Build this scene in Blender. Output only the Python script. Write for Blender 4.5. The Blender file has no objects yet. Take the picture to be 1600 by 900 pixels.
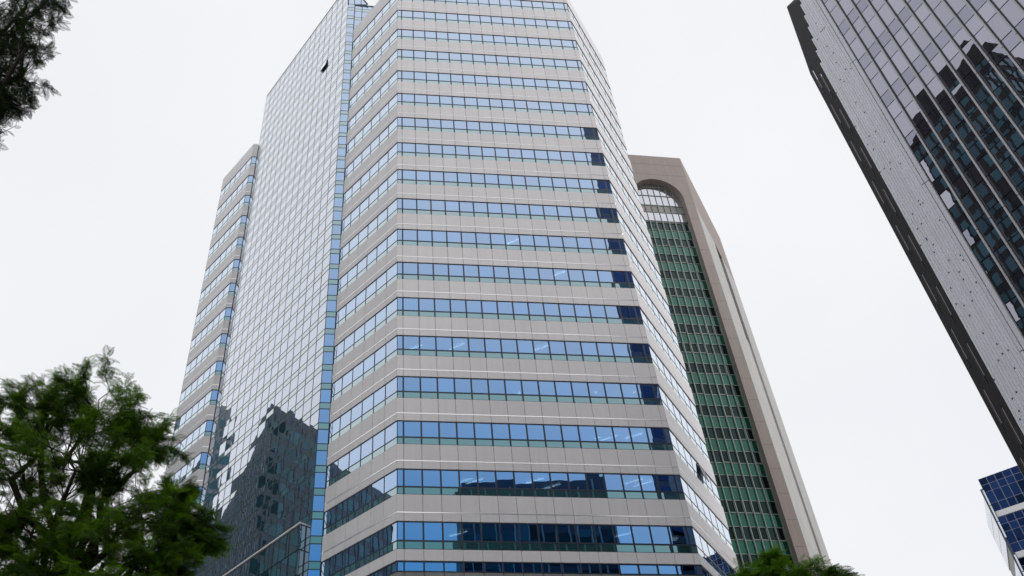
import bpy, math, random
import numpy as np
from mathutils import Matrix, Vector
random.seed(7); rng = np.random.default_rng(7)
SC = bpy.context.scene
COL = SC.collection
# ------------------------------------------------------------------ camera
F_PX, PITCH, ROLL = 1222.64, 0.591173, -0.0267218
PPX, PPY = 670.85, 720.98                      # principal point in the 1600 x 900 photograph
CAM = np.array([0, 0, 1.6])
cp, sp = math.cos(PITCH), math.sin(PITCH)
FW = np.array([0, cp, sp]); UP0 = np.array([0, -sp, cp]); RT0 = np.array([1., 0, 0])
RT = math.cos(ROLL)*RT0 + math.sin(ROLL)*UP0
UP = -math.sin(ROLL)*RT0 + math.cos(ROLL)*UP0
cd = bpy.data.cameras.new('camera'); cam = bpy.data.objects.new('camera', cd); COL.objects.link(cam)
cd.sensor_fit = 'HORIZONTAL'; cd.sensor_width = 36; cd.lens = F_PX/1600*36
cd.shift_x = (800-PPX)/1600; cd.shift_y = (PPY-450)/1600
cd.clip_start = 0.1; cd.clip_end = 8000
m = Matrix.Identity(4)
for i in range(3):
    m[i][0], m[i][1], m[i][2], m[i][3] = RT[i], UP[i], -FW[i], CAM[i]
cam.matrix_world = m
SC.camera = cam
# ------------------------------------------------------------------ sky, sun, exposure
SUN_AZ, SUN_EL = math.radians(-22), math.radians(48)      # azimuth counted from +x towards +y
world = bpy.data.worlds.new('World'); SC.world = world; world.use_nodes = True
nt = world.node_tree; nt.nodes.clear()
def N(nt, t, **k):
    n = nt.nodes.new(t)
    for a, v in k.items(): setattr(n, a, v)
    return n
out = N(nt, 'ShaderNodeOutputWorld'); bg = N(nt, 'ShaderNodeBackground'); bg.inputs[1].default_value = 0.1
sky = N(nt, 'ShaderNodeTexSky', sky_type='NISHITA', sun_disc=False)
sky.sun_elevation = SUN_EL; sky.sun_rotation = math.pi/2 - SUN_AZ; sky.dust_density = 3; sky.air_density = 1
tc = N(nt, 'ShaderNodeTexCoord')
ns = N(nt, 'ShaderNodeTexNoise'); ns.inputs['Scale'].default_value = 2.2; ns.inputs['Detail'].default_value = 5; ns.inputs['Roughness'].default_value = .5
nt.links.new(tc.outputs['Generated'], ns.inputs['Vector'])
cr = N(nt, 'ShaderNodeValToRGB'); cr.color_ramp.elements[0].position = .3; cr.color_ramp.elements[1].position = .7
cr.color_ramp.elements[0].color = (.885, .895, .935, 1); cr.color_ramp.elements[1].color = (.955, .965, .985, 1)
nt.links.new(ns.outputs['Fac'], cr.inputs[0])
vm = N(nt, 'ShaderNodeVectorMath', operation='SCALE'); vm.inputs['Scale'].default_value = 10.0
nt.links.new(cr.outputs[0], vm.inputs[0])
mx = N(nt, 'ShaderNodeMix', data_type='RGBA'); mx.inputs['Factor'].default_value = .95
nt.links.new(sky.outputs[0], mx.inputs['A']); nt.links.new(vm.outputs[0], mx.inputs['B'])
nt.links.new(mx.outputs['Result'], bg.inputs[0]); nt.links.new(bg.outputs[0], out.inputs[0])
sl = bpy.data.lights.new('sun', 'SUN'); sl.energy = 1.5; sl.angle = math.radians(14); sl.color = (1, .965, .92)
so = bpy.data.objects.new('sun', sl); COL.objects.link(so)
sd = Vector((math.cos(SUN_EL)*math.cos(SUN_AZ), math.cos(SUN_EL)*math.sin(SUN_AZ), math.sin(SUN_EL)))
so.rotation_euler = sd.to_track_quat('Z', 'Y').to_euler(); so.location = (60, 20, 150)
SC.view_settings.view_transform = 'Standard'; SC.view_settings.look = 'None'
SC.view_settings.exposure = 0; SC.view_settings.gamma = 1; SC.view_settings.use_curve_mapping = False
SC.render.engine = 'CYCLES'
SC.cycles.max_bounces = 8; SC.cycles.transparent_max_bounces = 12; SC.cycles.glossy_bounces = 4
# ------------------------------------------------------------------ helpers
def ray(x, y):
    d = RT*(x-PPX)/F_PX - UP*(y-PPY)/F_PX + FW
    return d/np.linalg.norm(d)
def at(x, y, D):                                # point on a pixel's ray at horizontal distance D
    d = ray(x, y); return CAM + d*D/math.hypot(d[0], d[1])
def px(P):
    P = np.atleast_2d(P)-CAM; d = np.maximum(P@FW, .05)
    return np.stack([PPX+F_PX*(P@RT)/d, PPY-F_PX*(P@UP)/d], 1), (P@FW)
def tag(o, label=None, cat=None, group=None, kind=None):
    if label: o['label'] = label
    if cat: o['category'] = cat
    if group: o['group'] = group
    if kind: o['kind'] = kind
    return o
def empty(name, loc, label, cat, group=None):
    o = bpy.data.objects.new(name, None); COL.objects.link(o); o.location = loc; o.empty_display_size = 1
    return tag(o, label, cat, group)
def mesh_obj(name, V, Fc, mat, parent=None, rnd=None, smooth=False):
    me = bpy.data.meshes.new(name); me.from_pydata([tuple(v) for v in V], [], Fc)
    me.materials.append(mat)
    if rnd is not None:
        a = me.attributes.new('rnd', 'FLOAT', 'FACE'); a.data.foreach_set('value', np.asarray(rnd, dtype=np.float32))
    if smooth: me.polygons.foreach_set('use_smooth', [True]*len(me.polygons))
    me.update()
    o = bpy.data.objects.new(name, me); COL.objects.link(o)
    if parent is not None:
        o.parent = parent; o.matrix_parent_inverse = Matrix.Translation(-parent.location)
    return o
BOXF = [(0, 1, 3, 2), (4, 6, 7, 5), (0, 4, 5, 1), (2, 3, 7, 6), (0, 2, 6, 4), (1, 5, 7, 3)]
UNIT = np.array([(i, j, k) for i in (0, 1) for j in (0, 1) for k in (0, 1)], float) - .5
unit_mesh = {}
def unit_box(mat):
    if mat.name not in unit_mesh:
        me = bpy.data.meshes.new('box_'+mat.name); me.from_pydata([tuple(v) for v in UNIT], [], BOXF)
        me.materials.append(mat); unit_mesh[mat.name] = me
    return unit_mesh[mat.name]
class Plane:
    """a vertical facade plane: s along it, z up, d outwards"""
    def __init__(self, A, B, flip=False):
        self.A = np.array(A, float); self.B = np.array(B, float)
        v = self.B-self.A; self.L = float(np.hypot(*v)); self.u = v/self.L
        self.n = np.array([self.u[1], -self.u[0]])*(-1 if flip else 1)
        self.th = math.atan2(self.u[1], self.u[0])
    def p(self, s, z, d=0):
        xy = self.A+self.u*s+self.n*d; return np.array([xy[0], xy[1], z])
    def box(self, s0, s1, z0, z1, d0, d1, tilt=(0, 0)):
        """4x4 matrix of the unit box that fills this block"""
        c = self.p((s0+s1)/2, (z0+z1)/2, (d0+d1)/2)
        U = np.array([*self.u, 0]); Nn = np.array([*self.n, 0]); Z = np.array([0, 0, 1.])
        Nn2 = Nn+tilt[0]*U+tilt[1]*Z; Nn2 /= np.linalg.norm(Nn2)
        U2 = U-tilt[0]*Nn; U2 /= np.linalg.norm(U2); Z2 = Z-tilt[1]*Nn; Z2 /= np.linalg.norm(Z2)
        M = np.eye(4); M[:3, 0] = U2*(s1-s0); M[:3, 1] = Nn2*(d1-d0); M[:3, 2] = Z2*(z1-z0); M[:3, 3] = c
        return M
class Builder:
    """collects pieces of one thing; the 300 that show largest become parts, the rest one joined part"""
    def __init__(self, root, limit=300): self.root = root; self.k = {}; self.limit = limit
    def add(self, name, mat, M): self.k.setdefault((name, mat.name), (mat, []))[1].append(M)
    def finish(self):
        tot = {}
        for (name, mn), (mat, Ms) in self.k.items():
            for M in Ms:
                P = UNIT@M[:3, :3].T+M[:3, 3]; xy, dep = px(P)
                mn_, mx_ = xy.min(0), xy.max(0)
                lo = np.clip(mn_, (0, 0), (1600, 900)); hi = np.clip(mx_, (0, 0), (1600, 900))
                a = 0 if dep.min() < .1 else max(hi[0]-lo[0], 0)*max(hi[1]-lo[1], 0)
                tot.setdefault(name, []).append((a, len(tot.get(name, [])), mat, M))
        for name, L in tot.items():
            L.sort(key=lambda t: (-t[0], t[1]))
            seen = [t for t in L[:self.limit] if t[0] > 0]
            rest = L[len(seen):]
            for a, i, mat, M in seen:
                o = bpy.data.objects.new(name, unit_box(mat)); COL.objects.link(o)
                o.parent = self.root; o.matrix_parent_inverse = Matrix.Translation(-self.root.location)
                o.matrix_world = Matrix(M.tolist())
                o.matrix_basis = Matrix(M.tolist())
            bym = {}
            for t in rest: bym.setdefault(t[2].name, (t[2], []))[1].append(t[3])
            for mn, (mat, Ms) in bym.items():
                joined(name, mat, Ms, self.root, 'stuff' if len(Ms) > 1 else None)
def joined(name, mat, Ms, parent, kind=None, rand=True):
    A = np.array(Ms); V = np.einsum('nij,vj->nvi', A[:, :3, :3], UNIT)+A[:, None, :3, 3]
    n = len(Ms); Fc = (np.array(BOXF)[None]+8*np.arange(n)[:, None, None]).reshape(-1, 4)
    me = bpy.data.meshes.new(name); V = V.reshape(-1, 3)
    me.from_pydata(V.tolist(), [], Fc.tolist()); me.materials.append(mat)
    if rand:
        a = me.attributes.new('rnd', 'FLOAT', 'FACE'); a.data.foreach_set('value', np.repeat(rng.random(n), 6).astype(np.float32))
    o = bpy.data.objects.new(name, me); COL.objects.link(o)
    if parent is not None:
        o.parent = parent; o.matrix_parent_inverse = Matrix.Translation(-parent.location)
    if kind: o['kind'] = kind
    return o
def prism(name, poly, z0, z1, mat, parent=None):
    n = len(poly); V = [(x, y, z0) for x, y in poly]+[(x, y, z1) for x, y in poly]
    Fc = [tuple(range(n))[::-1], tuple(range(n, 2*n))]+[(i, (i+1) % n, n+(i+1) % n, n+i) for i in range(n)]
    return mesh_obj(name, V, Fc, mat, parent)
def inset(poly, d):                               # rough inset of a convex counter-clockwise polygon
    P = [np.array(p, float) for p in poly]; n = len(P); o = []
    for i in range(n):
        a, b, c = P[i-1], P[i], P[(i+1) % n]
        e1 = (b-a)/np.hypot(*(b-a)); e2 = (c-b)/np.hypot(*(c-b))
        n1 = np.array([-e1[1], e1[0]]); n2 = np.array([-e2[1], e2[0]])
        k = n1+n2; o.append(b+k*d/max(.3, 1+n1@n2))
    return o
# ------------------------------------------------------------------ materials
def base_mat(name):
    mt = bpy.data.materials.new(name); mt.use_nodes = True; t = mt.node_tree; t.nodes.clear()
    o = N(t, 'ShaderNodeOutputMaterial'); return mt, t, o
def rand_node(t):                                  # one random number per piece, joined or not
    oi = N(t, 'ShaderNodeObjectInfo'); at_ = N(t, 'ShaderNodeAttribute', attribute_name='rnd')
    ad = N(t, 'ShaderNodeMath', operation='ADD'); fr = N(t, 'ShaderNodeMath', operation='FRACT')
    t.links.new(oi.outputs['Random'], ad.inputs[0]); t.links.new(at_.outputs['Fac'], ad.inputs[1]); t.links.new(ad.outputs[0], fr.inputs[0])
    return fr.outputs[0]
def noise(t, scale, detail=3, rough=.5, stretch=None, offset=None):
    g = N(t, 'ShaderNodeNewGeometry'); v = g.outputs['Position']
    if offset is not None:
        ml = N(t, 'ShaderNodeVectorMath', operation='MULTIPLY_ADD'); cb = N(t, 'ShaderNodeCombineXYZ')
        for i in range(3): t.links.new(offset, cb.inputs[i])
        t.links.new(cb.outputs[0], ml.inputs[0]); ml.inputs[1].default_value = (57, 91, 33); t.links.new(v, ml.inputs[2]); v = ml.outputs[0]
    if stretch:
        mp = N(t, 'ShaderNodeMapping'); mp.inputs['Scale'].default_value = stretch; t.links.new(v, mp.inputs['Vector']); v = mp.outputs[0]
    n = N(t, 'ShaderNodeTexNoise'); n.inputs['Scale'].default_value = scale; n.inputs['Detail'].default_value = detail; n.inputs['Roughness'].default_value = rough
    t.links.new(v, n.inputs['Vector']); return n.outputs['Fac']
def ramp(t, fac, a, b, p0=0., p1=1.):
    c = N(t, 'ShaderNodeValToRGB'); c.color_ramp.elements[0].position = p0; c.color_ramp.elements[1].position = p1
    c.color_ramp.elements[0].color = (*a, 1); c.color_ramp.elements[1].color = (*b, 1); t.links.new(fac, c.inputs[0]); return c.outputs[0]
def mixc(t, fac, a, b, mode='MIX'):
    x = N(t, 'ShaderNodeMix', data_type='RGBA', blend_type=mode)
    if isinstance(fac, float): x.inputs['Factor'].default_value = fac
    else: t.links.new(fac, x.inputs['Factor'])
    for s, v in (('A', a), ('B', b)):
        if isinstance(v, tuple): x.inputs[s].default_value = (*v, 1)
        else: t.links.new(v, x.inputs[s])
    return x.outputs['Result']
def solid(name, col, rough=.5, var=.08, streak=.1, nscale=.8, spec=.5, metal=0., bump=0.):
    """opaque surface: tone per piece, blotches and vertical rain streaks"""
    mt, t, o = base_mat(name); b = N(t, 'ShaderNodeBsdfPrincipled')
    r = rand_node(t); lo = tuple(c*(1-var) for c in col); hi = tuple(min(1, c*(1+var)) for c in col)
    c1 = ramp(t, r, lo, hi)
    nn = noise(t, nscale, 5, .6); c2 = mixc(t, .6, c1, ramp(t, nn, (1-streak*.8,)*3, (1, 1, 1), .3, .7), 'MULTIPLY')
    st = noise(t, 1.0, 4, .6, (3, 3, .12)); c3 = mixc(t, .7, c2, ramp(t, st, (1-streak,)*3, (1, 1, 1), .35, .62), 'MULTIPLY')
    t.links.new(c3, b.inputs['Base Color']); b.inputs['Roughness'].default_value = rough; b.inputs['Metallic'].default_value = metal
    b.inputs['Specular IOR Level'].default_value = spec
    if bump:
        bp = N(t, 'ShaderNodeBump'); bp.inputs['Distance'].default_value = bump; bp.inputs['Strength'].default_value = .6
        t.links.new(noise(t, 14, 4, .6), bp.inputs['Height']); t.links.new(bp.outputs[0], b.inputs['Normal'])
    t.links.new(b.outputs[0], o.inputs[0]); return mt
def glass(name, c0, c90, body, trans=0., wob=.0035, wscale=.55, var=.08, power=3.2, rough=.0):
    """coated facade glass: tinted mirror whose reflection turns pale towards grazing angles, with
    a dim view through (trans) or an opaque dark body behind"""
    mt, t, o = base_mat(name)
    r = rand_node(t)
    lw = N(t, 'ShaderNodeLayerWeight'); lw.inputs['Blend'].default_value = .5
    if power is None:                              # near-linear rise for the strongly coated panes
        pw = N(t, 'ShaderNodeMapRange'); pw.inputs['From Min'].default_value = .08; pw.inputs['From Max'].default_value = .9
        t.links.new(lw.outputs['Facing'], pw.inputs['Value'])
    else:
        pw = N(t, 'ShaderNodeMath', operation='POWER'); pw.inputs[1].default_value = power
        t.links.new(lw.outputs['Facing'], pw.inputs[0])
    lo = tuple(c*(1-var) for c in c0); hi = tuple(min(1, c*(1+var)) for c in c0)
    cc = mixc(t, pw.outputs[0], ramp(t, r, lo, hi), c90)
    g = N(t, 'ShaderNodeBsdfGlossy'); g.inputs['Roughness'].default_value = rough
    t.links.new(cc, g.inputs['Color'])
    bp = N(t, 'ShaderNodeBump'); bp.inputs['Distance'].default_value = wob; bp.inputs['Strength'].default_value = 1
    t.links.new(noise(t, wscale, 2, .45, offset=r), bp.inputs['Height']); t.links.new(bp.outputs[0], g.inputs['Normal'])
    if trans > 0:
        tr = N(t, 'ShaderNodeBsdfTransparent'); tr.inputs['Color'].default_value = tuple(trans*k for k in (.75, .95, 1.))+(1,)
        a = N(t, 'ShaderNodeAddShader'); t.links.new(g.outputs[0], a.inputs[0]); t.links.new(tr.outputs[0], a.inputs[1]); last = a
    else:
        d = N(t, 'ShaderNodeBsdfDiffuse'); d.inputs['Color'].default_value = (*body, 1)
        a = N(t, 'ShaderNodeAddShader'); t.links.new(g.outputs[0], a.inputs[0]); t.links.new(d.outputs[0], a.inputs[1]); last = a
    t.links.new(last.outputs[0], o.inputs[0]); return mt
M = {}
M['panel'] = solid('pale_panel', (.80, .772, .775), .3, .03, .06, .25)
M['panel_side'] = M['panel']
M['trim'] = solid('trim_metal', (.93, .92, .92), .18, .02, .03, .5, .5, 1.)
M['joint'] = solid('joint_backing', (.16, .16, .17), .7, 0, 0)
M['frame'] = solid('navy_frame', (.012, .022, .05), .35, .1, .05)
M['gframe'] = solid('grey_frame', (.035, .045, .06), .35, .1, .05)
M['blue'] = glass('blue_glass', (.03, .20, .49), (.92, .965, 1.), (0, 0, 0), .13, .003, .5, .08, None)
M['sill'] = glass('green_strip_glass', (.035, .17, .205), (.9, .94, .95), (.015, .045, .045), 0, .0025, .5, .06, None)
M['curtain'] = glass('curtain_glass', (.05, .155, .30), (.97, .975, 1.), (.004, .01, .015), 0, .003, .5, .15, None)
M['curtain2'] = glass('curtain_spandrel', (.04, .13, .19), (.92, .94, .95), (.006, .02, .025), 0, .003, .5, .1, None)
M['slab'] = solid('ceiling_board', (.42, .42, .4), .8, .1, .1)
M['core'] = solid('dark_interior', (.05, .06, .07), .8, .2, .2)
M['blind'] = solid('roller_blind', (.45, .47, .5), .8, .15, .1)
M['roofing'] = solid('roofing', (.2, .2, .2), .9, .1, .2)
M['louvre'] = solid('grey_louvre', (.3, .3, .29), .6, .1, .2)
M['brown'] = solid('brown_granite', (.34, .285, .26), .6, .05, .16, .35, .3, 0, .004)
M['tile'] = solid('pale_tile_wall', (.55, .55, .53), .6, .06, .25, .5, .3, 0, .004)
M['ggreen'] = glass('green_spandrel_glass', (.012, .055, .04), (.62, .76, .71), (.004, .05, .03), 0, .003, .8, .16, 2.3)
M['gdark'] = glass('green_tinted_window', (.01, .02, .02), (.55, .63, .63), (.002, .005, .005), 0, .003, .8, .45, 2.8)
M['gpale'] = glass('clear_arch_glass', (.62, .64, .68), (.9, .92, .95), (.03, .03, .03), 0, .001, .5, .05)
M['gfin'] = solid('green_grey_fin', (.33, .40, .37), .4, .05, .1)
M['rglass'] = glass('lilac_mirror_glass', (.345, .34, .40), (.7, .7, .75), (.004, .006, .008), 0, .0022, .7, .07, 3.2)
M['rglass2'] = glass('lilac_mirror_glass_dark', (.275, .275, .335), (.7, .7, .75), (.004, .006, .008), 0, .0022, .7, .07, 3.2)
M['rfin'] = solid('silver_fin', (.55, .55, .58), .35, .06, .1, 1, .5, .2)
M['rmetal'] = solid('corrugated_metal', (.80, .80, .86), .34, .05, .1, 1.2, .6, 0.)
M['rdark'] = solid('charcoal_wall', (.045, .043, .045), .75, .05, .2, .6, .2)
M['rframe'] = solid('black_frame', (.012, .012, .015), .4, 0, 0)
M['bglass'] = glass('navy_glass', (.008, .02, .065), (.25, .33, .55), (.001, .003, .01), 0, .003, .6, .6, 2)
M['bframe'] = solid('blue_grey_frame', (.17, .2, .3), .4, .05, .1)
M['white'] = solid('white_cladding', (.84, .84, .84), .45, .03, .06)
M['teal'] = glass('teal_window', (.02, .06, .075), (.35, .45, .5), (.014, .034, .042), 0, .002, .6, .4, 2)
M['slate'] = solid('slate_blue_wall', (.06, .092, .125), .5, .08, .2)
M['navywall'] = solid('navy_wall', (.06, .085, .14), .5, .08, .2)
M['asphalt'] = solid('asphalt', (.055, .055, .056), .9, 0, .2, 2, .3, 0, .01)
M['paving'] = solid('paving', (.36, .35, .34), .85, .05, .2, 1.5, .3, 0, .006)
M['kerb'] = solid('kerb_stone', (.36, .35, .34), .85, .05, .2)
M['paint'] = solid('road_paint', (.75, .75, .72), .7, .02, .2)
M['bark'] = solid('bark', (.055, .042, .032), .9, .1, .4, 6, .2, 0, .02)
def leaf_mat(name, a, b, tr):
    mt, t, o = base_mat(name); at_ = N(t, 'ShaderNodeAttribute', attribute_name='rnd')
    c = ramp(t, at_.outputs['Fac'], a, b)
    d = N(t, 'ShaderNodeBsdfPrincipled'); d.inputs['Roughness'].default_value = .45; d.inputs['Specular IOR Level'].default_value = .3
    t.links.new(c, d.inputs['Base Color'])
    s = N(t, 'ShaderNodeBsdfTranslucent'); c2 = mixc(t, 1., c, (1.5, 1.6, .6), 'MULTIPLY'); t.links.new(c2, s.inputs['Color'])
    x = N(t, 'ShaderNodeMixShader'); x.inputs[0].default_value = tr
    t.links.new(d.outputs[0], x.inputs[1]); t.links.new(s.outputs[0], x.inputs[2]); t.links.new(x.outputs[0], o.inputs[0]); return mt
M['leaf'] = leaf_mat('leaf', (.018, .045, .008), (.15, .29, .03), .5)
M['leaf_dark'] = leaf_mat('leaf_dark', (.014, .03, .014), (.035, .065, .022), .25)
M['leaf_fresh'] = leaf_mat('leaf_fresh', (.04, .10, .012), (.14, .28, .03), .5)
def emit(name, col, s):
    mt, t, o = base_mat(name); e = N(t, 'ShaderNodeEmission'); e.inputs[0].default_value = (*col, 1); e.inputs[1].default_value = s
    t.links.new(e.outputs[0], o.inputs[0]); return mt
M['tube'] = emit('lit_tube', (1, .98, .9), 13.)
M['warm'] = emit('lit_globe', (1, .93, .72), 6.)
# ------------------------------------------------------------------ ground
def sheet(name, x0, x1, y0, y1, z, mat):
    return tag(mesh_obj(name, [(x0, y0, z), (x1, y0, z), (x1, y1, z), (x0, y1, z)], [(0, 1, 2, 3)], mat), kind='structure')
sheet('ground', -4000, 4000, -4000, 4000, 0, M['paving'])
sheet('road', -400, 400, 9, 25, .004, M['asphalt'])
mk = [Plane((-150+6*i, 17), (-147+6*i, 17)).box(0, 3, .0085, .0095, -.075, .075) for i in range(50)]
joined('lane_marking', M['paint'], mk, None, 'structure', False)
for y in (9, 25):
    tag(prism('kerb', [(-200, y-.15), (200, y-.15), (200, y+.15), (-200, y+.15)], .001, .13, M['kerb']), kind='structure')
# ------------------------------------------------------------------ main tower
FL = 3.9
def zr(r): return 1.6+(23.163-r)*FL               # height of the window head of storey r (counted downwards)
E1, E2, E0, E3 = (-2.122, 42.323), (16.664, 44.007), (-7.518, 47.697), (22.269, 51.834)
Eg, Egb, Eh, Ei = (-8.365, 47.999), (-21.442, 61.941), (-22.102, 62.178), (-27.35, 67.404)
_fu = np.array(E2)-np.array(E1); _fu /= np.hypot(*_fu)
E3, Ei = (22.32, 51.90), (-27.35, 67.404)
Eg = tuple(np.array(E0)-_fu*.87); Egb = tuple(np.array(Eh)+_fu*.66)
NB1, NB2 = (12., 72.), (-10., 84.)
ROOF = zr(-.69); GROOF = 105.9; GCOP = 100.6
T = empty('office_tower', (0, 50, 0), 'tall pale panelled office tower with rows of blue windows and a glass bay', 'office tower')
B = Builder(T)
front, left, right = Plane(E1, E2), Plane(E0, E1), Plane(E2, E3)
third = Plane(Ei, Eh); ret2 = Plane(Eh, Egb); ret1 = Plane(Eg, E0); gface = Plane(Egb, Eg)
def rt_(a=.0035): return (float(rng.normal(0, a)), float(rng.normal(0, a)))
def band_face(P, cuts, r0=0, r1=17, partial=True, gap=.026):
    """window bands and panel rows on one face; cuts: s of the vertical joints"""
    L = P.L; FW_ = .058 if P is front else .042
    for r in range(r0, r1+1):
        zt = zr(r); zw = zt-.345*FL; zs = zt-.495*FL; zp = zt-.835*FL; zb = zt-FL
        last = (r == 17)
        if last: zp = None; zb = zr(17.70)
        for a, b in zip(cuts[:-1], cuts[1:]):
            w = b-a
            B.add('window_pane', M['blue'], P.box(a+.04, b-.04, zw+.04, zt-.04, -.08, -.055, rt_()))
            B.add('sill_pane', M['sill'], P.box(a+.04, b-.04, zs+.03, zw-.04, -.08, -.055, rt_()))
            if zp:
                B.add('wall_panel', M['panel'], P.box(a+gap/2, b-gap/2, zp+.02, zs-.02, -.12, 0))
                B.add('lintel_panel', M['panel'], P.box(a+gap/2, b-gap/2, zb+.02, zp-.045, -.12, .0))
            else:
                B.add('wall_panel', M['panel'], P.box(a+gap/2, b-gap/2, zb+.02, zs-.02, -.12, 0))
        row = []
        for c in cuts: row.append(P.box(max(c-FW_, .002), min(c+FW_, L-.002), zs, zt, -.11, -.044))
        row += [P.box(.002, L-.002, zt-.06, zt-.002, -.112, -.042), P.box(.002, L-.002, zw-FW_, zw+FW_, -.112, -.042), P.box(.002, L-.002, zs+.002, zs+.04, -.112, -.042)]
        joined('window_frame', M['frame'], row, T, None, False)
        if zp: joined('trim_strip', M['trim'], [P.box(.01, L-.01, zp-.044, zp+.02, -.1, .012)], T, None, False)
    # head row above the top windows
    zt = zr(r0); ztop = ROOF
    for a, b in zip(cuts[:-1], cuts[1:]):
        B.add('wall_panel', M['panel'], P.box(a+gap/2, b-gap/2, zt+.2*FL, ztop, -.12, 0))
        B.add('lintel_panel', M['panel'], P.box(a+gap/2, b-gap/2, zt+.02, zt+.2*FL-.04, -.12, 0))
    bw = []
    for r in range(r0, r1+1):
        zs = zr(r)-.495*FL; bw.append(P.box(.01, L-.01, zr(r+1)+.0 if r < 17 else zr(17.7), zs, -.30, -.1))
    bw.append(P.box(.01, L-.01, zt, ztop-.02, -.30, -.1))
    joined('backing_wall', M['joint'], bw, T, None, False)
w = 1.2; c0 = .45
fc = [0, c0]+[c0+w*i for i in range(1, 16)]+[front.L]
band_face(front, fc)
lc = [left.L*i/6 for i in range(7)]
band_face(left, lc)
rc = [1.36*i for i in range(7)]+[right.L]
band_face(right, rc)
tcuts = [third.L-1.26*i for i in range(6)][::-1]; tcuts = [0]+[c for c in tcuts if c > .5]
band_face(third, tcuts)
band_face(ret2, [0, ret2.L])
# half storey and louvred belt under the lowest band
for P, cu in ((front, fc), (left, lc), (right, rc), (third, tcuts)):
    zt = zr(17.70); zb = zr(17.88); row = []
    for a, b in zip(cu[:-1], cu[1:]):
        B.add('window_pane', M['blue'], P.box(a+.04, b-.04, zb+.04, zt-.04, -.10, -.075, rt_()))
        for k in range(4):
            B.add('louvre_panel', M['louvre'], P.box(a+.02, b-.02, zb-.42*(k+1)+.03, zb-.42*k-.01, -.25, -.06))
    for c in cu: row.append(P.box(max(c-.05, .003), min(c+.05, P.L-.003), zb, zt, -.11, -.03))
    row += [P.box(.003, P.L-.003, zt-.05, zt-.003, -.112, -.028), P.box(.003, P.L-.003, zb, zb+.05, -.112, -.028)]
    joined('window_frame', M['frame'], row, T, None, False)
# curtain wall bay: half-storey grid of tall and narrow panes
ncol = 16; gw = gface.L/ncol
rows = [k*.5+.135 for k in range(-8, 46)]
open_r = -.865
opened = []
def curtain(P, cuts, ztop, mats, frame, gap=.03, fd=.0):
    for rr in rows:
        z0, z1, z2 = zr(rr), zr(rr+.345), zr(rr+.5)
        if z1 > ztop-.15: continue
        z0 = min(z0, ztop)
        for i, (a, b) in enumerate(zip(cuts[:-1], cuts[1:])):
            is_open = P is gface and abs(rr-(-.365)) < .01 and i == ncol-4
            if is_open:
                opened.append((P, a, b, z0, z1)); 
            else:
                B.add('curtain_pane', mats[0], P.box(a+gap, b-gap, z1+.04, z0-.04, -.08, -.05, rt_(.0045)))
            B.add('spandrel_pane', mats[1], P.box(a+gap, b-gap, z2+.03, z1-.03, -.08, -.05, rt_(.003)))
    for c in cuts:
        B.add('mullion', frame, P.box(max(c-.041, .004), min(c+.041, P.L-.004), 8, ztop, -.09, -.042))
    for rr in rows:
        for k in (0, .345):
            z = zr(rr+k)
            if z < ztop: B.add('transom', frame, P.box(.005, P.L-.005, z-.042, z+.042, -.092, -.043))
    return
curtain(gface, [gw*i for i in range(ncol+1)], GROOF, (M['curtain'], M['curtain2']), M['gframe'])
for P, a, b, z0, z1 in opened:                      # one top-hung sash stands open
    t_ = .1; Mx = P.box(a+.03, b-.03, z1+.04, z0-.04, -.05, -.01)
    Nn = np.array([*P.n, 0]); h = z0-z1-.08
    Mx[:3, 2] = (np.array([0, 0, 1.])*math.cos(t_)-Nn*math.sin(t_))*h
    Mx[:3, 1] = (Nn*math.cos(t_)+np.array([0, 0, 1.])*math.sin(t_))*.05
    Mx[:3, 3] = P.p((a+b)/2, z0-.04, 0)-Mx[:3, 2]/2
    sash = joined('open_sash', M['frame'], [Mx], T, None, False)
    M2 = Mx.copy(); M2[:3, 1] *= .3; M2[:3, 0] *= .92; M2[:3, 2] *= .9; M2[:3, 3] = Mx[:3, 3]+Mx[:3, 1]*.52
    joined('sash_pane', M['curtain'], [M2], sash, None, False)
    joined('window_opening', M['core'], [P.box(a+.02, b-.02, z1, z0, -.5, -.45)], T, None, False)
curtain(ret1, [0, ret1.L], GCOP, (M['blue'], M['sill']), M['frame'], .05)
joined('backing_wall', M['core'], [gface.box(.05, gface.L-.05, 0, GROOF-.05, -.3, -.13), ret1.box(0.05, ret1.L, 0, GCOP-.05, -.3, -.13)], T, None, False)
# upper glass wall above the main roof and the shed crown
f_u = front.u
upw = Plane(Eg, tuple(np.array(Eg)+f_u*7))
for P in (upw,):
    for rr in rows:
        z0, z1, z2 = zr(rr), zr(rr+.345), zr(rr+.5)
        if z1 > GCOP-.15 or z2 < ROOF-2: continue
        for k in range(6):
            a = .9+k*1.2-.35 if k else .02; b = .9+(k+1)*1.2-.35 if k else 1.75
            if k == 0: a, b = ret1.L+.0, 1.75
            B.add('curtain_pane', M['blue'], P.box(a+.04, b-.04, z1+.04, min(z0, GCOP)-.04, -.2, -.17, rt_()))
            B.add('spandrel_pane', M['sill'], P.box(a+.04, b-.04, z2+.03, z1-.03, -.2, -.17, rt_()))
    joined('backing_wall', M['frame'], [P.box(ret1.L, 6.9, ROOF-3, GCOP-.02, -.5, -.22)], T, None, False)
joined('roof_coping', M['gfin'], [upw.box(0, 7, GCOP, GCOP+.08, -.4, -.1), gface.box(0, gface.L, GROOF, GROOF+.05, -.4, -.02)], T, None, False)
gp = [np.array(Eg), np.array(Egb)]
cw = 2.4; a0 = np.array(Eg)-front.n*-.0; V = []
for base in gp:
    nrm = -front.n*.25
    V += [(*(base+nrm*.0+gface.n*-.14), GCOP+.1), (*(base+gface.n*-.14), GROOF-.02), (*(base+f_u*cw), GCOP+.1)]
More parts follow.
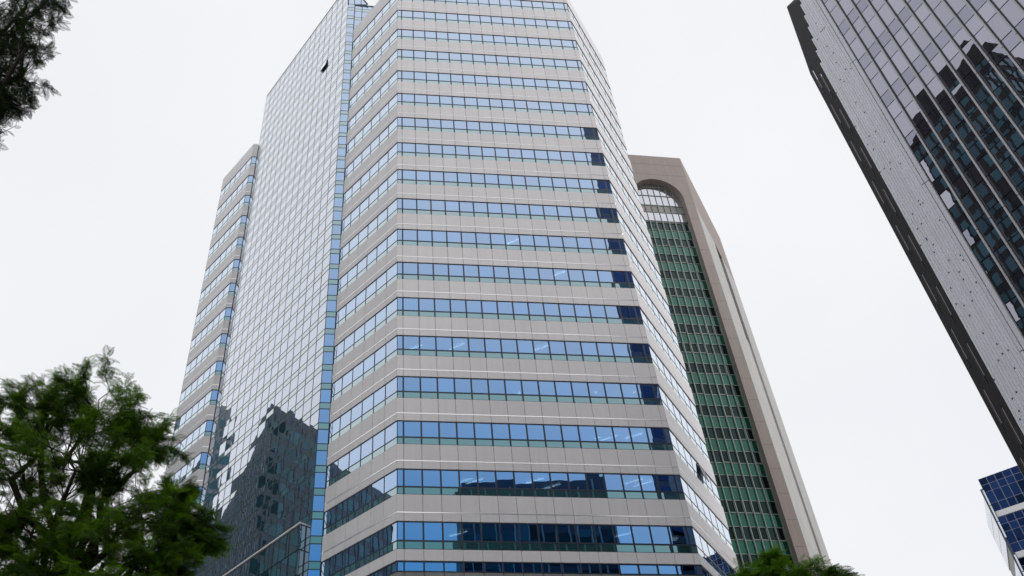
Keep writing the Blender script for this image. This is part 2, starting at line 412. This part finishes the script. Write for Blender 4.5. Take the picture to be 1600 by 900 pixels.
crown_ = mesh_obj('crown_glazing', V, [(0, 2, 1), (3, 4, 5), (1, 2, 5, 4), (0, 3, 5, 2), (0, 1, 4, 3)], M['blue'], T)
cf = []
for k in (0, .5, 1):
    pass
Pc = Plane(Eg, tuple(np.array(Eg)+f_u*cw))
def bar(p, q_, r):                                  # square bar between two points
    p, q_ = np.array(p, float), np.array(q_, float); d = q_-p; L = np.linalg.norm(d); d /= L
    a = np.cross(d, (0, 0, 1.)); a = a/np.linalg.norm(a) if np.linalg.norm(a) > 1e-3 else np.array([1., 0, 0]); b = np.cross(d, a)
    Mx = np.eye(4); Mx[:3, 0] = a*2*r; Mx[:3, 1] = b*2*r; Mx[:3, 2] = d*L; Mx[:3, 3] = (p+q_)/2; return Mx
joined('crown_frame', M['gframe'], [bar(Pc.p(.05, GROOF, .02), Pc.p(cw, GCOP+.1, .02), .05), bar(Pc.p(.05, GCOP, .02), Pc.p(.05, GROOF, .02), .06),
       bar(Pc.p(.8, GCOP+.1, .02), Pc.p(.8, GROOF-1.8, .02), .035), bar(Pc.p(1.6, GCOP+.1, .02), Pc.p(1.6, GROOF-3.6, .02), .035), bar(Pc.p(0.05, GCOP+2, .02), Pc.p(1.5, GCOP+2, .02), .035)], crown_, None, False)
# podium box of dark glass with white coping at the foot of the curtain wall
zc = zr(16.17); pod = Plane(Egb, tuple(np.array(Eg)+gface.u*-.65)); pod.A = pod.A+pod.n*.45
pl = pod.L
for k in range(14):
    a, b = pl*k/14, pl*(k+1)/14
    for j in range(13):
        za = zc-.2-1.95*j
        B.add('podium_pane', M['curtain2'], pod.box(a+.03, b-.03, za-1.9, za-.05, -.06, -.03, rt_(.004)))
pw_ = joined('podium_wall', M['gframe'], [pod.box(.01, pl-.02, 0, zc-.12, -.6, -.075)], T, None, False)
joined('podium_coping', M['white'], [pod.box(0, pl, zc-.12, zc, -.6, .05)], pw_, None, False)
podr = Plane(tuple(pod.A+pod.u*pl), tuple(pod.A+pod.u*pl-pod.n*.45))
for j in range(13):
    za = zc-.2-1.95*j
    B.add('podium_pane', M['curtain2'], podr.box(.02, podr.L-.02, za-1.9, za-.05, -.02, .012))
# interiors: floor slabs (ceiling void and floor), core, roof
def lp(P, d): return None
plan_main = [E1, E2, E3, NB1, tuple(np.array(E0)+np.array([2., 3.]))]
plan_main = [E1, E2, E3, (14., 66.), (-1., 62.), E0]
def prism_row(name, poly, mat, rws, d=.32):
    ip = inset(poly, d)
    for r in rws: prism(name, ip, zr(r+1)+.02*FL, zr(r)-.50*FL, mat, T)
prism_row('floor_slab', plan_main, M['slab'], range(0, 17))
prism('core', inset(plan_main, 5.5), 0, ROOF-1, M['core'], T)
prism('roof', inset(plan_main, .2), zr(0)+.05*FL, ROOF-.3, M['roofing'], T)
prism('base', inset(plan_main, .25), 0, zr(17.88)-.0, M['louvre'], T)
plan_third = [Ei, Eh, tuple(np.array(Eh)+f_u*6), (-12., 78.), (-18., 80.)]
prism('rear_core', inset(plan_third, .45), 0, ROOF-.4, M['core'], T)
prism('bay_core', [tuple(np.array(Eg)-gface.n*.32+f_u*.4), (E0[0]+1.2, E0[1]+.9), (-1., 62.), (-8., 72.), tuple(np.array(Egb)-gface.n*.32+f_u*.3)], 0, GCOP-.05, M['core'], T)
# blinds behind some front windows
for r in range(3, 18):
    for k in range(16):
        if random.random() < .22:
            a, b = fc[k+1], fc[k+2]; h = random.choice((.35, .6, 1., 1.))*.33*FL
            B.add('blind', M['blind'], front.box(a+.06, b-.06, zr(r)-h, zr(r)-.06, -.26, -.24))
# an open sash on the right face
P = right; zt = zr(15); a, b = rc[4], rc[5]; t_ = .13; h = .30*FL
Mx = P.box(a+.05, b-.05, zt-.34*FL, zt-.05, 0, .04); Nn = np.array([*P.n, 0])
Mx[:3, 2] = (np.array([0, 0, 1.])*math.cos(t_)-Nn*math.sin(t_))*h; Mx[:3, 1] = (Nn*math.cos(t_)+np.array([0, 0, 1.])*math.sin(t_))*.05
Mx[:3, 3] = P.p((a+b)/2, zt-.05, .01)-Mx[:3, 2]/2
joined('open_sash', M['frame'], [Mx], T, None, False)
B.finish()
# lamps on the office ceilings
def strip_light(x, y, r, ln=1.2, ang=60, mat='tube', wdt=.12, lab=''):
    d = ray(x, y); z = zr(r)+.005*FL-.06; t_ = (z-1.6)/d[2]; c = CAM+d*t_
    a = math.radians(ang); u_ = np.array([math.cos(a), math.sin(a)])
    Pq = Plane(c[:2]-u_*ln/2, c[:2]+u_*ln/2)
    o = joined('ceiling_light', M[mat], [Pq.box(0, ln, z-.03, z+.02, -wdt/2, wdt/2)], None, None, False)
    return tag(o, lab, 'ceiling light', 'lit lamps behind the office windows')
LAMPS = [(731, 749, 16, 'lit white tube behind the fifth window of the third lowest band'), (741, 752, 16, 'second lit white tube just right of its twin in the third lowest band'),
 (836, 751, 16, 'lit white tube high in the middle of the third lowest band'), (862, 760, 16, 'long lit tube amid the building reflections of the third lowest band'),
 (990, 752, 16, 'lit tube in the dark right part of the third lowest band'), (1004, 756, 16, 'bright tube nearest the right corner in the third lowest band'),
 (943, 681, 15, 'lit tube against blue sky reflection in the fourth lowest band'), (952, 684, 15, 'second lit tube left of the dark reflection in the fourth lowest band'),
 (990, 681, 15, 'lit yellowish tube in the dark right end of the fourth lowest band'), (716, 834, 17, 'lit tube under the dark reflection at left of the second lowest band'),
 (975, 835, 17, 'lit fitting near the right of the second lowest band'), (872, 428, 11, 'faint lit tube right of centre in the eighth band from below'),
 (802, 377, 10, 'faint lit tube right of centre in the ninth band from below'), (648, 543, 13, 'faint lit tube near the left corner in the sixth band from below'),
 (714, 541, 13, 'faint lit tube behind the fourth window of the sixth band from below'), (846, 543, 13, 'faint lit tube mid facade in the sixth band from below')]
for x, y, r, lab in LAMPS: strip_light(x, y, r, 1.25, -28, wdt=.09, lab=lab)
strip_light(1052, 842, 17, .5, 10, 'warm', .4, 'square yellowish lamp behind the last window at the right corner')
strip_light(931, 613, 14, .16, 0, 'tube', .16, 'small round lit lamp in the fifth band, left of the dark reflection')
strip_light(991, 613, 14, .16, 0, 'tube', .16, 'small round lit lamp in the fifth band, within the dark reflection')
strip_light(811, 614, 14, .16, 0, 'tube', .14, 'small round lit lamp in the middle of the fifth band')
# ------------------------------------------------------------------ green glazed tower behind
GA = np.array([43.305, 81.171]); gth = math.radians(6.3); gu = np.array([math.cos(gth), math.sin(gth)])
GL_ = GA-gu*24
G = empty('granite_tower', (35, 82, 0), 'brown granite tower with arched top and green glazed bay behind the pale tower', 'office tower')
BG = Builder(G); gf = Plane(GL_, GA); X = lambda s: 24+s          # s measured from the near right corner
GR = 115.9; gx0, gx1 = X(-9.9), X(-1.55); gcx = (gx0+gx1)/2; spring = 105.2; rad = (gx1-gx0)/2; rise = 4.55
wall = []
wall.append(gf.box(gx1, 24, 0, 119-GR+GR-3.1, -1.2, 0)); wall.append(gf.box(0, gx0, 0, GR, -1.2, 0))
joined('pilaster', M['brown'], [gf.box(gx1, 24-.003, 0, GR-.003, -1.2, 0)], G, None, False)
joined('pilaster', M['brown'], [gf.box(0.003, gx0, 0, GR-.003, -1.2, 0)], G, None, False)
# arched head: strip between the arch curve and the roofline
n = 28; V = []; Fc = []
for i in range(n+1):
    a = math.pi*(1-i/n); s = gcx+rad*math.cos(a); z = spring+rise*math.sin(a)
    for d in (0.0, -1.2): V += [gf.p(s, z, d), gf.p(s, GR-.003, d)]
for i in range(n):
    o = 4*i; Fc += [(o, o+4, o+5, o+1), (o, o+2, o+6, o+4), (o+1, o+5, o+7, o+3)]
mesh_obj('arched_head', V, Fc, M['brown'], G)
for z in (113.6, 110.9):                            # shadow joints in the granite
    joined('joint', M['joint'], [gf.box(gx0-9, 23.9, z, z+.07, -.1, .004)], G, None, False)
for k in range(30):
    z = 104.0-3.6*k
    joined('joint', M['joint'], [gf.box(gx1+.1, 23.9, z, z+.06, -.1, .004)], G, None, False)
fins = [gx0+.04+1.03*k for k in range(9)]; fins[-1] = gx1
REC = -.75
zrow = 100.4; k = 0
floorh = 3.62
# pale glazing behind the arch
az = [109.6, 106.7, 104.4, 102.6, 100.45]
for a, b in zip(fins[:-1], fins[1:]):
    for j, (z1, z0) in enumerate(((109.75, 108.85), (108.85, 106.7), (106.7, 104.3), (104.3, 102.7), (102.7, 100.4))):
        mt = M['gpale'] if j in (0, 1, 2, 4) else M['louvre']
        mid = (a+b)/2
        zm = spring+rise*math.sqrt(max(0, 1-((mid-gcx)/rad)**2))+.3
        if z0 > zm: continue
        BG.add('arch_pane', mt, gf.box(a+.05, b-.05, z0+.06, z1-.06, REC-.3, REC-.25, rt_(.002)))
joined('transom', M['louvre'], [gf.box(gx0, gx1, z-.07, z+.07, REC-.3, REC-.18) for z in (108.85, 106.7, 104.35, 102.65)], G, None, False)
joined('transom', M['rframe'], [gf.box(gx0, gx1, 100.1, 100.5, REC-.3, REC-.12)], G, None, False)
joined('backing_wall', M['rframe'], [gf.box(gx0-.2, gx1+.2, 0, 110, REC-.7, REC-.32)], G, None, False)
z = 100.1
while z > 1:
    for a, b in zip(fins[:-1], fins[1:]):
        wdw = M['gdark']
        BG.add('window_pane', wdw, gf.box(a+.05, b-.05, z-1.78, z-.06, REC-.28, REC-.24, rt_(.006)))
        BG.add('spandrel_pane', M['ggreen'], gf.box(a+.05, b-.05, z-3.55, z-1.86, REC-.25, REC-.2, rt_(.003)))
        if random.random() < .3:                    # projecting sash frame
            rr = [gf.box(a+.06, b-.06, z-1.80, z-1.72, REC-.22, REC-.08), gf.box(b-.14, b-.06, z-1.8, z-.1, REC-.22, REC-.08), gf.box(a+.06, a+.12, z-1.8, z-.1, REC-.22, REC-.08)]
            joined('sash_frame', M['gfin'], rr, G, None, False)
    joined('transom', M['gfin'], [gf.box(gx0, gx1, z-1.87, z-1.78, REC-.26, REC-.14), gf.box(gx0, gx1, z-.06, z+.01, REC-.26, REC-.14)], G, None, False)
    z -= floorh
for c in fins: BG.add('fin', M['gfin'], gf.box(c-.04, c+.04, .5, 100.3, REC-.26, REC+.02))
for c in fins:
    if abs(c-gcx) < rad*.98:
        BG.add('arch_mullion', M['louvre'], gf.box(c-.03, c+.03, 100.3, spring+rise*math.sqrt(1-((c-gcx)/rad)**2)-.02, REC-.26, REC-.14))
# side: pale tile wall, shaded slot with louvres, rear beige pier
GQ = None
dq = ray(1125, 372); sa = math.radians(66)
def green_side():
    best = None
    for wd in np.arange(5, 60, .1):
        for ang_ in (70,):
            e = np.array([math.cos(math.radians(ang_)), math.sin(math.radians(ang_))]); Pq = GA+e*wd
            b_ = math.degrees(math.atan2(Pq[1], Pq[0])); t_ = math.degrees(math.atan2(dq[1], dq[0]))
            if best is None or abs(b_-t_) < best[0]: best = (abs(b_-t_), wd)
    return best[1]
for gang in range(20, 63, 2):
    e = np.array([math.cos(math.radians(gang)), math.sin(math.radians(gang))])
    # horizontal roof at GR: distance where the ray of the far roof corner reaches it
    t_ = (GR-1.6)/dq[2]; far = (CAM+dq*t_)[:2]
GFAR = far
gs = Plane(tuple(GA), tuple(GFAR)); SL = gs.L
joined('side_wall', M['tile'], [gs.box(.003, SL*.44, 0, 103.5, -.6, -.003)], G, None, False)
joined('side_wall', M['brown'], [gs.box(.003, SL*.997, 103.5, GR-.003, -.6, -.003)], G, None, False)
joined('side_pier', M['tile'], [gs.box(SL*.62, SL, 0, 103.49, -.6, 0)], G, None, False)
joined('slot_infill', M['tile'], [gs.box(SL*.43, SL*.63, 0, 84, -.62, -.25)], G, None, False)
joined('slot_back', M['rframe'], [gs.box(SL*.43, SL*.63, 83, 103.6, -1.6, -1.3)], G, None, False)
for k in range(24):
    joined('louvre', M['louvre'], [gs.box(SL*.445, SL*.615, 103-.8*k, 103.3-.8*k, -1.2, -.7)], G, None, False)
prism('tower_core', inset([tuple(GL_), tuple(GA), tuple(GFAR), tuple(GFAR+(GL_-GA))], 2.2), 0, GR-1, M['core'], G)
prism('roof', inset([tuple(GL_), tuple(GA), tuple(GFAR), tuple(GFAR+(GL_-GA))], .02), GR-.6, GR, M['brown'], G)
BG.finish()
# ------------------------------------------------------------------ dark mirrored tower on the right
RP = np.array([29.867, 32.310]); rth = math.radians(112.5); ru = -np.array([math.cos(rth), math.sin(rth)])
K = empty('mirrored_tower', (36, 20, 0), 'dark mirrored tower with silver fins and corrugated metal edge on the right', 'office tower')
BK = Builder(K); kf = Plane(tuple(RP), tuple(RP+ru*46))
if kf.n[0] > 0: kf.n = -kf.n
ZK = 76.
fl0 = 54.73; fh = 4.51
cols = [2.2, 2.95]+[2.95+.82*k for k in range(1, 52)]
for a, b in zip(cols[:-1], cols[1:]):
    far_ = a > 16
    for j in range(-12, 6):
        zb = fl0+fh*j
        if zb > ZK-2: continue
        for z0, z1, mt in ((0, 1.99, 'rglass'), (1.99, 3.33, 'rglass'), (3.33, 4.51, 'rglass2')):
            BK.add('mirror_pane', M[mt], kf.box(a+.035, b-.035, zb+z0+.035, zb+z1-.035, -.09, -.06, rt_(.006)))
for c in cols[1:]:
    for j in range(-6, 3):
        z0 = fl0+fh*2*j-.6; z1 = z0+fh*2-.06
        if z0 > ZK or z1 < 0: continue
        BK.add('fin', M['rfin'], kf.box(c-.045, c+.045, max(z0, .2), min(z1, ZK), -.06, .10))
    BK.add('fin_shadow_gap', M['rframe'], kf.box(c+.05, c+.1, .2, ZK, -.06, .012))
joined('backing_wall', M['rframe'], [kf.box(2.1, 46, 0, ZK, -.5, -.1)], K, None, False)
# corrugated metal strip: vertical ribs, those at the edge stop where the slanted crown begins
nr = 11; rw = 1.72/nr
for i in range(nr):
    a = i*rw; ztop = 57.5+(a+.05)/.9*8.2 if a < 2 else ZK
    V = []; Fc = []
    prof = [(0, .012), (.1, .05), (.78, .05), (.88, .012), (1, .012)]
    for s_, d_ in prof:
        V += [kf.p(a+s_*rw, 0, d_), kf.p(a+s_*rw, ztop, d_)]
    for q_ in range(len(prof)-1): Fc.append((2*q_, 2*q_+1, 2*q_+3, 2*q_+2))
    V += [kf.p(a, ztop, -.3), kf.p(a+rw, ztop, -.3)]; Fc.append((1, 3, 5, 7, 9, len(V)-1, len(V)-2))
    mesh_obj('metal_rib', V, Fc, M['rmetal'], K)
for a, b, d in ((1.74, 1.9, .12), (1.93, 2.16, .06)):
    for j in range(-4, 2):
        z0 = 55+13.5*j; z1 = z0+13.42
        if z1 < 0: continue
        joined('corner_profile', M['rmetal'], [kf.box(a, b, max(z0, .1), min(z1, ZK), -.2, d)], K, None, False)
joined('strip_backing', M['rframe'], [kf.box(.9, 2.1, 0, ZK-6, -.4, -.02)], K, None, False)
for k in range(95):                                 # dark fixings scattered over the ribs
    s_ = random.randrange(nr)*rw+.35*rw; z_ = random.uniform(14, 62)
    BK.add('fixing', M['rframe'], kf.box(s_-.026, s_+.026, z_-.05, z_+.05, .02, .07))
# charcoal end wall with a slanted crown
e70 = np.array([math.cos(math.radians(70)), math.sin(math.radians(70))]); RQ = RP+e70*2.25
def kp(base, s, z): xy = base+ru*s; return (xy[0], xy[1], z)
sh = .02
V = [kp(RP, sh, 0), kp(RQ, 0, 0), kp(RQ, 0, 60.3), kp(RP, sh, 57.5), kp(RQ, .82, 69.1), kp(RP, .9+sh, 65.7), kp(RQ, 1.66, 68.8), kp(RP, 1.8, 73.7)]
V += [kp(RP+e70*3, 6, 0), kp(RP+e70*3, 6, 68.)]
mesh_obj('end_wall', V, [(0, 1, 2, 3), (3, 2, 4, 5), (5, 4, 6, 7), (1, 8, 9, 6, 4, 2)], M['rdark'], K)
kd = Plane(tuple(RP), tuple(RQ))
if kd.n[0] > 0: kd.n = -kd.n
for j in range(-12, 1):
    for s0, off in ((.62, 0), (1.5, 1.9)):
        zb = 55.4+fh*j+off
        BK.add('slit_window', M['gpale'], kd.box(s0, s0+.13, zb, zb+2.3, -.1, .012, (.02, 0)))
        BK.add('slit_reveal', M['rframe'], kd.box(s0+.14, s0+.2, zb-.5, zb+2.5, -.1, .03))
prism('tower_core', [tuple(RP+ru*46-kf.n*.6), tuple(RP+ru*47-kf.n*20), tuple(RP+ru*2-kf.n*20), tuple(RP+ru*2.2-kf.n*.6)], 0, ZK-8, M['core'], K)
BK.finish()
# ------------------------------------------------------------------ distant blue tower, lower right
bA = 200*np.array([math.cos(math.radians(50.65)), math.sin(math.radians(50.65))])
bth = math.radians(135); bu = -np.array([math.cos(bth), math.sin(bth)])
U = empty('navy_tower', (135, 150, 0), 'distant navy glass tower with white band and white side, lower right', 'office tower')
BU = Builder(U); bf = Plane(tuple(bA), tuple(bA+bu*26)); 
if bf.n @ bA > 0: bf.n = -bf.n
sc = 200/120; zq = lambda z: 1.6+(z-1.6)*sc
pat = [0, -1.05, -2.15, -3.95, -5.25]                # rows below the top, then the white band
top = zq(58.45); per = 6.15*sc
for cyc in range(10):
    zt = top-per*cyc
    if zt < 6: break
    for a, b in zip(pat[:-1], pat[1:]):
        for k in range(16):
            s0 = (0 if cyc else .0)+k*1.62
            BU.add('window_pane', M['bglass'], bf.box(s0+.1, s0+1.62-.08, zt+b*sc+.08, zt+a*sc-.08, -.2, -.14, rt_(.01)))
    joined('white_band', M['white'], [bf.box(.3, 25.9, zt-6.15*sc+.08, zt-5.28*sc, -.3, .05)], U, None, False)
joined('facade_frame', M['bframe'], [bf.box(0.02, 26, 0, top, -.6, -.17)], U, None, False)
bl = 220*np.array([math.cos(math.radians(51.28)), math.sin(math.radians(51.28))]); bA2 = 199.4*np.array([math.cos(math.radians(50.69)), math.sin(math.radians(50.69))])
bs = Plane(tuple(bA2), tuple(bl)); 
if bs.n[0] > 0: bs.n = -bs.n
zs_ = top-3.2
for k in range(14):
    for j in range(22):
        s0, s1 = bs.L*k/14, bs.L*(k+1)/14; z1 = zs_-4.1*j
        if abs(j-2.6) < .45: continue
        BU.add('white_panel', M['gpale'], bs.box(s0+.08, s1-.08, z1-4.0, z1-.06, -.3, 0))
joined('side_backing', M['louvre'], [bs.box(.8, bs.L-.05, 0, zs_-.1, -1., -.2)], U, None, False)
joined('edge_frame', M['navywall'], [bf.box(-.5, .02, 0, top-2.6, -.6, .0)], U, None, False)
bc = [bA+bu*26, bA+bu*.5, bA2+(bl-bA2)*.98+np.array([.8, 0]), bl+bu*26]
prism('tower_core', inset([tuple(p) for p in bc][::-1], 1.), 0, top-3.3, M['core'], U)
BU.finish()
# ------------------------------------------------------------------ buildings beside and behind the camera (mirrored in the glass)
def block(name, label, poly, H, fh_, cw_, wall, gl, parapet=1.2, pier=None, pd=.16):
    cx_, cy_ = np.mean([p[0] for p in poly]), np.mean([p[1] for p in poly])
    R_ = empty(name, (cx_, cy_, 0), label, 'building'); BB = Builder(R_)
    prism('wall', poly, 0, H, wall, R_)
    n_ = len(poly)
    for i in range(n_):
        P = Plane(poly[i], poly[(i+1) % n_]); nc = max(1, int(P.L/cw_)); w_ = P.L/nc
        nf = int((H-parapet)/fh_)
        for j in range(1, nf):
            for k in range(nc):
                if random.random() < .06: continue
                BB.add('window_pane', gl, P.box(k*w_+.18, (k+1)*w_-.18, j*fh_+.25, j*fh_+fh_*.72, -.02, .035, rt_(.01)))
        for k in range(nc+1):
            BB.add('pier', pier or wall, P.box(max(k*w_-.12, .01), min(k*w_+.12, P.L-.01), 0, H-.4, 0, pd))
    prism('roof', inset(poly, .6), H+.003, H+1.6, wall, R_)
    BB.finish(); return R_
c_ = np.array([-64.6, 72.8]); v1 = np.array([-35.4, -25.8]); v2 = np.array([-46.5, 29.3])
block('slate_tower', 'slate grey tower mirrored in the glass bay of the pale tower', [tuple(c_), tuple(c_+v2), tuple(c_+v2+v1), tuple(c_+v1)], 85, 3.8, 1.6, M['slate'], M['teal'])
c_ = np.array([-35.5, 16.]); a_ = np.array([-.54, .84]); b_ = np.array([-.84, -.54])
block('dark_tower', 'dark tower mirrored in the silver finned glass on the right', [tuple(c_), tuple(c_+a_*17), tuple(c_+a_*17+b_*24), tuple(c_+b_*24)], 122, 3.7, 1.5, M['rdark'], M['teal'])
block('navy_slab_tower', 'tall navy tower mirrored at the right end of the front windows', [(50.5, -19), (67, -46), (96, -46), (92, -19)], 173, 4, 2.4, M['navywall'], M['bglass'])
block('low_office_block', 'office block mirrored in the lowest windows of the pale tower', [(17, -26), (21, -50), (46, -50), (41, -21)], 71.3, 4, 2.1, M['navywall'], M['teal'], pier=M['tile'], pd=.3)
block('grey_tower', 'grey tower mirrored in the windows of the far left wing', [(-121.4, 105.4), (-114.4, 122.9), (-141.4, 135.9), (-148.4, 117.9)], 131, 3.8, 1.8, M['slate'], M['teal'])
# ------------------------------------------------------------------ trees
def tube_mesh(paths, sides=6):
    V = []; Fc = []
    for pts, rad_ in paths:
        pts = np.array(pts, float); n_ = len(pts); base = len(V)
        for i in range(n_):
            d = pts[min(i+1, n_-1)]-pts[max(i-1, 0)]; d /= np.linalg.norm(d)+1e-9
            a = np.cross(d, (0.3, 1, 0.1)); a /= np.linalg.norm(a); b = np.cross(d, a)
            for k in range(sides):
                t_ = 2*math.pi*k/sides; V.append(pts[i]+(a*math.cos(t_)+b*math.sin(t_))*rad_[i])
        for i in range(n_-1):
            for k in range(sides):
                k2 = (k+1) % sides; Fc.append((base+i*sides+k, base+i*sides+k2, base+(i+1)*sides+k2, base+(i+1)*sides+k))
        Fc.append(tuple(base+(n_-1)*sides+k for k in range(sides)))
    return V, Fc
def frond_proto(npair=9, L=.42, w=.13):
    """flat bipinnate leaf along +x: pairs of narrow tapered pinnae on a thin rachis"""
    V = [(0, -.004, 0), (0, .004, 0), (L, .002, -.10*L), (L, -.002, -.10*L)]; Fc = [(0, 1, 2, 3)]
    for i in range(npair):
        t_ = .12+.86*i/(npair-1); x0 = t_*L; z0 = -.10*L*t_*t_
        ln = w*math.sin(math.pi*min(.96, .18+.8*t_))*1.05+.015
        for sgn in (-1, 1):
            b = len(V); wd = .0125
            dx, dy = .5*ln, sgn*.87*ln; nx, ny = -dy/ln*wd, dx/ln*wd
            V += [(x0, 0, z0), (x0+dx*.45+nx, dy*.45+ny, z0-.01), (x0+dx, dy, z0-.035), (x0+dx*.45-nx, dy*.45-ny, z0-.01)]
            Fc.append((b, b+1, b+2, b+3))
    return np.array(V), np.array(Fc)
def make_crown(name, mat, P, D, S, parent, shade):
    """P positions, D directions (outward, drooping), S sizes, shade 0..1 per frond"""
    V0, F0 = frond_proto(); nv, nf = len(V0), len(F0); n_ = len(P)
    D = D/np.linalg.norm(D, axis=1, keepdims=True)
    up = np.tile(np.array([0, 0, 1.]), (n_, 1))+rng.normal(0, .45, (n_, 3))
    Y = np.cross(up, D); Y /= np.linalg.norm(Y, axis=1, keepdims=True)+1e-9; Z = np.cross(D, Y)
    R_ = np.stack([D, Y, Z], 2)*S[:, None, None]
    V = np.einsum('nij,vj->nvi', R_, V0)+P[:, None, :]
    V = V.reshape(-1, 3); Fc = (F0[None]+nv*np.arange(n_)[:, None, None]).reshape(-1, 4)
    me = bpy.data.meshes.new(name); me.vertices.add(len(V)); me.vertices.foreach_set('co', V.ravel())
    me.loops.add(Fc.size); me.loops.foreach_set('vertex_index', Fc.ravel().astype(np.int32))
    me.polygons.add(len(Fc)); me.polygons.foreach_set('loop_start', np.arange(0, Fc.size, 4, dtype=np.int32))
    me.update(calc_edges=True); me.materials.append(mat)
    a = me.attributes.new('rnd', 'FLOAT', 'FACE')
    a.data.foreach_set('value', np.clip(np.repeat(shade, nf)+rng.normal(0, .08, n_*nf), 0, 1).astype(np.float32))
    o = bpy.data.objects.new(name, me); COL.objects.link(o); o.parent = parent; o.matrix_parent_inverse = Matrix.Translation(-parent.location)
    o['kind'] = 'stuff'
    return o
def curve_path(p, q_, sag, n_=7, wob=.12):
    p, q_ = np.array(p, float), np.array(q_, float); L = np.linalg.norm(q_-p); t_ = np.linspace(0, 1, n_)[:, None]
    pts = p+(q_-p)*t_; pts[:, 2] += sag*L*np.sin(math.pi*t_[:, 0])
    pts[1:-1] += rng.normal(0, wob*L*.12, (n_-2, 3)); return pts
def feathery_tree(label, base, fork, clusters, mat, trunk_r, per=420, fsize=1., twig=.012, group=None, seed=1):
    """clusters: (centre, radius). Limbs run from the fork to every cluster, twigs inside it carry the fronds"""
    global rng
    rng = np.random.default_rng(seed)
    R_ = empty('tree', tuple(base), label, 'tree', group)
    paths = []
    base, fork = np.array(base, float), np.array(fork, float)
    tp = curve_path(base, fork, 0, 8, .25); paths.append((tp, np.linspace(trunk_r, trunk_r*.62, 8)))
    P, D, S, H = [], [], [], []
    for c, r in clusters:
        c = np.array(c, float)
        st = tp[rng.integers(5, 8)]
        lp_ = curve_path(st, c, .06, 8, .35); r0 = min(trunk_r*.5, .05+.02*r+.012*np.linalg.norm(c-st)); paths.append((lp_, np.linspace(r0, twig*1.3, 8)))
        ntw = int(11+7*r)
        for k in range(ntw):
            dv = rng.normal(0, 1, 3); dv[2] = dv[2]*.75+.15; dv /= np.linalg.norm(dv)
            ln = r*rng.uniform(.55, 1.12); e = c+dv*ln*np.array([1, 1, .8])
            s0 = lp_[rng.integers(4, 8)]
            tw = curve_path(s0, e, .08, 6, .4); paths.append((tw, np.linspace(twig, twig*.3, 6)))
            m_ = int(per/ntw*rng.uniform(.7, 1.3))
            tt = rng.uniform(.25, 1.02, m_)**.8*5
            i0 = np.clip(tt.astype(int), 0, 4); fr = (tt-i0)[:, None]
            pos = tw[i0]*(1-fr)+tw[i0+1]*fr
            dirs = (tw[i0+1]-tw[i0]); dirs /= np.linalg.norm(dirs, axis=1, keepdims=True)+1e-9
            dd = dirs*.6+rng.normal(0, .55, (m_, 3)); dd[:, 2] = dd[:, 2]*.55-.12
            P.append(pos); D.append(dd); S.append(fsize*rng.uniform(.6, 1.25, m_))
            H.append(np.clip(rng.normal(.42, .22)+rng.normal(0, .12, m_), 0, 1))
    V, Fc = tube_mesh(paths, 6); tr = mesh_obj('trunk', V, Fc, M['bark'], R_, smooth=True)
    make_crown('crown', mat, np.concatenate(P), np.concatenate(D), np.concatenate(S), R_, np.concatenate(H))
    return R_
def cl(lst): return [(at(x, y, D), r) for x, y, D, r in lst]
feathery_tree('feathery green street tree filling the lower left corner', at(60, 1400, 14.)*np.array([1, 1, 0]), at(95, 900, 14.),
  cl([(60, 640, 14, .95), (130, 620, 13.6, .95), (190, 640, 14.2, .8), (30, 720, 14.4, 1.1), (110, 720, 13.2, 1.1), (190, 730, 13.8, .95), (235, 690, 14.6, .7),
      (60, 810, 13.6, 1.2), (150, 820, 13.2, 1.2), (230, 810, 13.8, 1.1), (290, 830, 14.2, .75), (320, 850, 14.3, .42), (30, 890, 14, 1.2), (130, 900, 13, 1.2), (220, 890, 13.4, 1.1), (285, 885, 13.8, .7), (-50, 760, 14, 1.3), (-30, 640, 15, .9), (-60, 880, 14, 1.4), (70, 960, 13.6, 1.4), (200, 970, 13.6, 1.3), (270, 770, 14.6, .45)]),
  M['leaf'], .2, per=760, fsize=.58, seed=11)
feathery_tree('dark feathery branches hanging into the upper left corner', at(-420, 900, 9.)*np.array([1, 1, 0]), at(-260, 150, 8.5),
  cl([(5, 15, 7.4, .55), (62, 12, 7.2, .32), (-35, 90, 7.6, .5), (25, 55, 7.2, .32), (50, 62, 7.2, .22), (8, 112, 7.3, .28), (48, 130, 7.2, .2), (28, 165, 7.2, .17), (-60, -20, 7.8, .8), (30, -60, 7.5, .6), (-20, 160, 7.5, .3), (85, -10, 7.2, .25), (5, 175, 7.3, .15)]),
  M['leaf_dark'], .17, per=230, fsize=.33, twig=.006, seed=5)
feathery_tree('small fresh green tree at the foot of the granite tower', at(1232, 1500, 27.)*np.array([1, 1, 0]), at(1225, 960, 27.),
  cl([(1180, 905, 27, .8), (1225, 895, 26.6, 1.), (1275, 905, 27, .85), (1150, 915, 26.5, .5), (1310, 912, 27.4, .6), (1220, 960, 27, 1.5), (1280, 960, 27.3, 1.3), (1170, 960, 27.3, 1.2), (1205, 878, 27, .4)]),
  M['leaf_fresh'], .14, per=560, fsize=.85, seed=8)
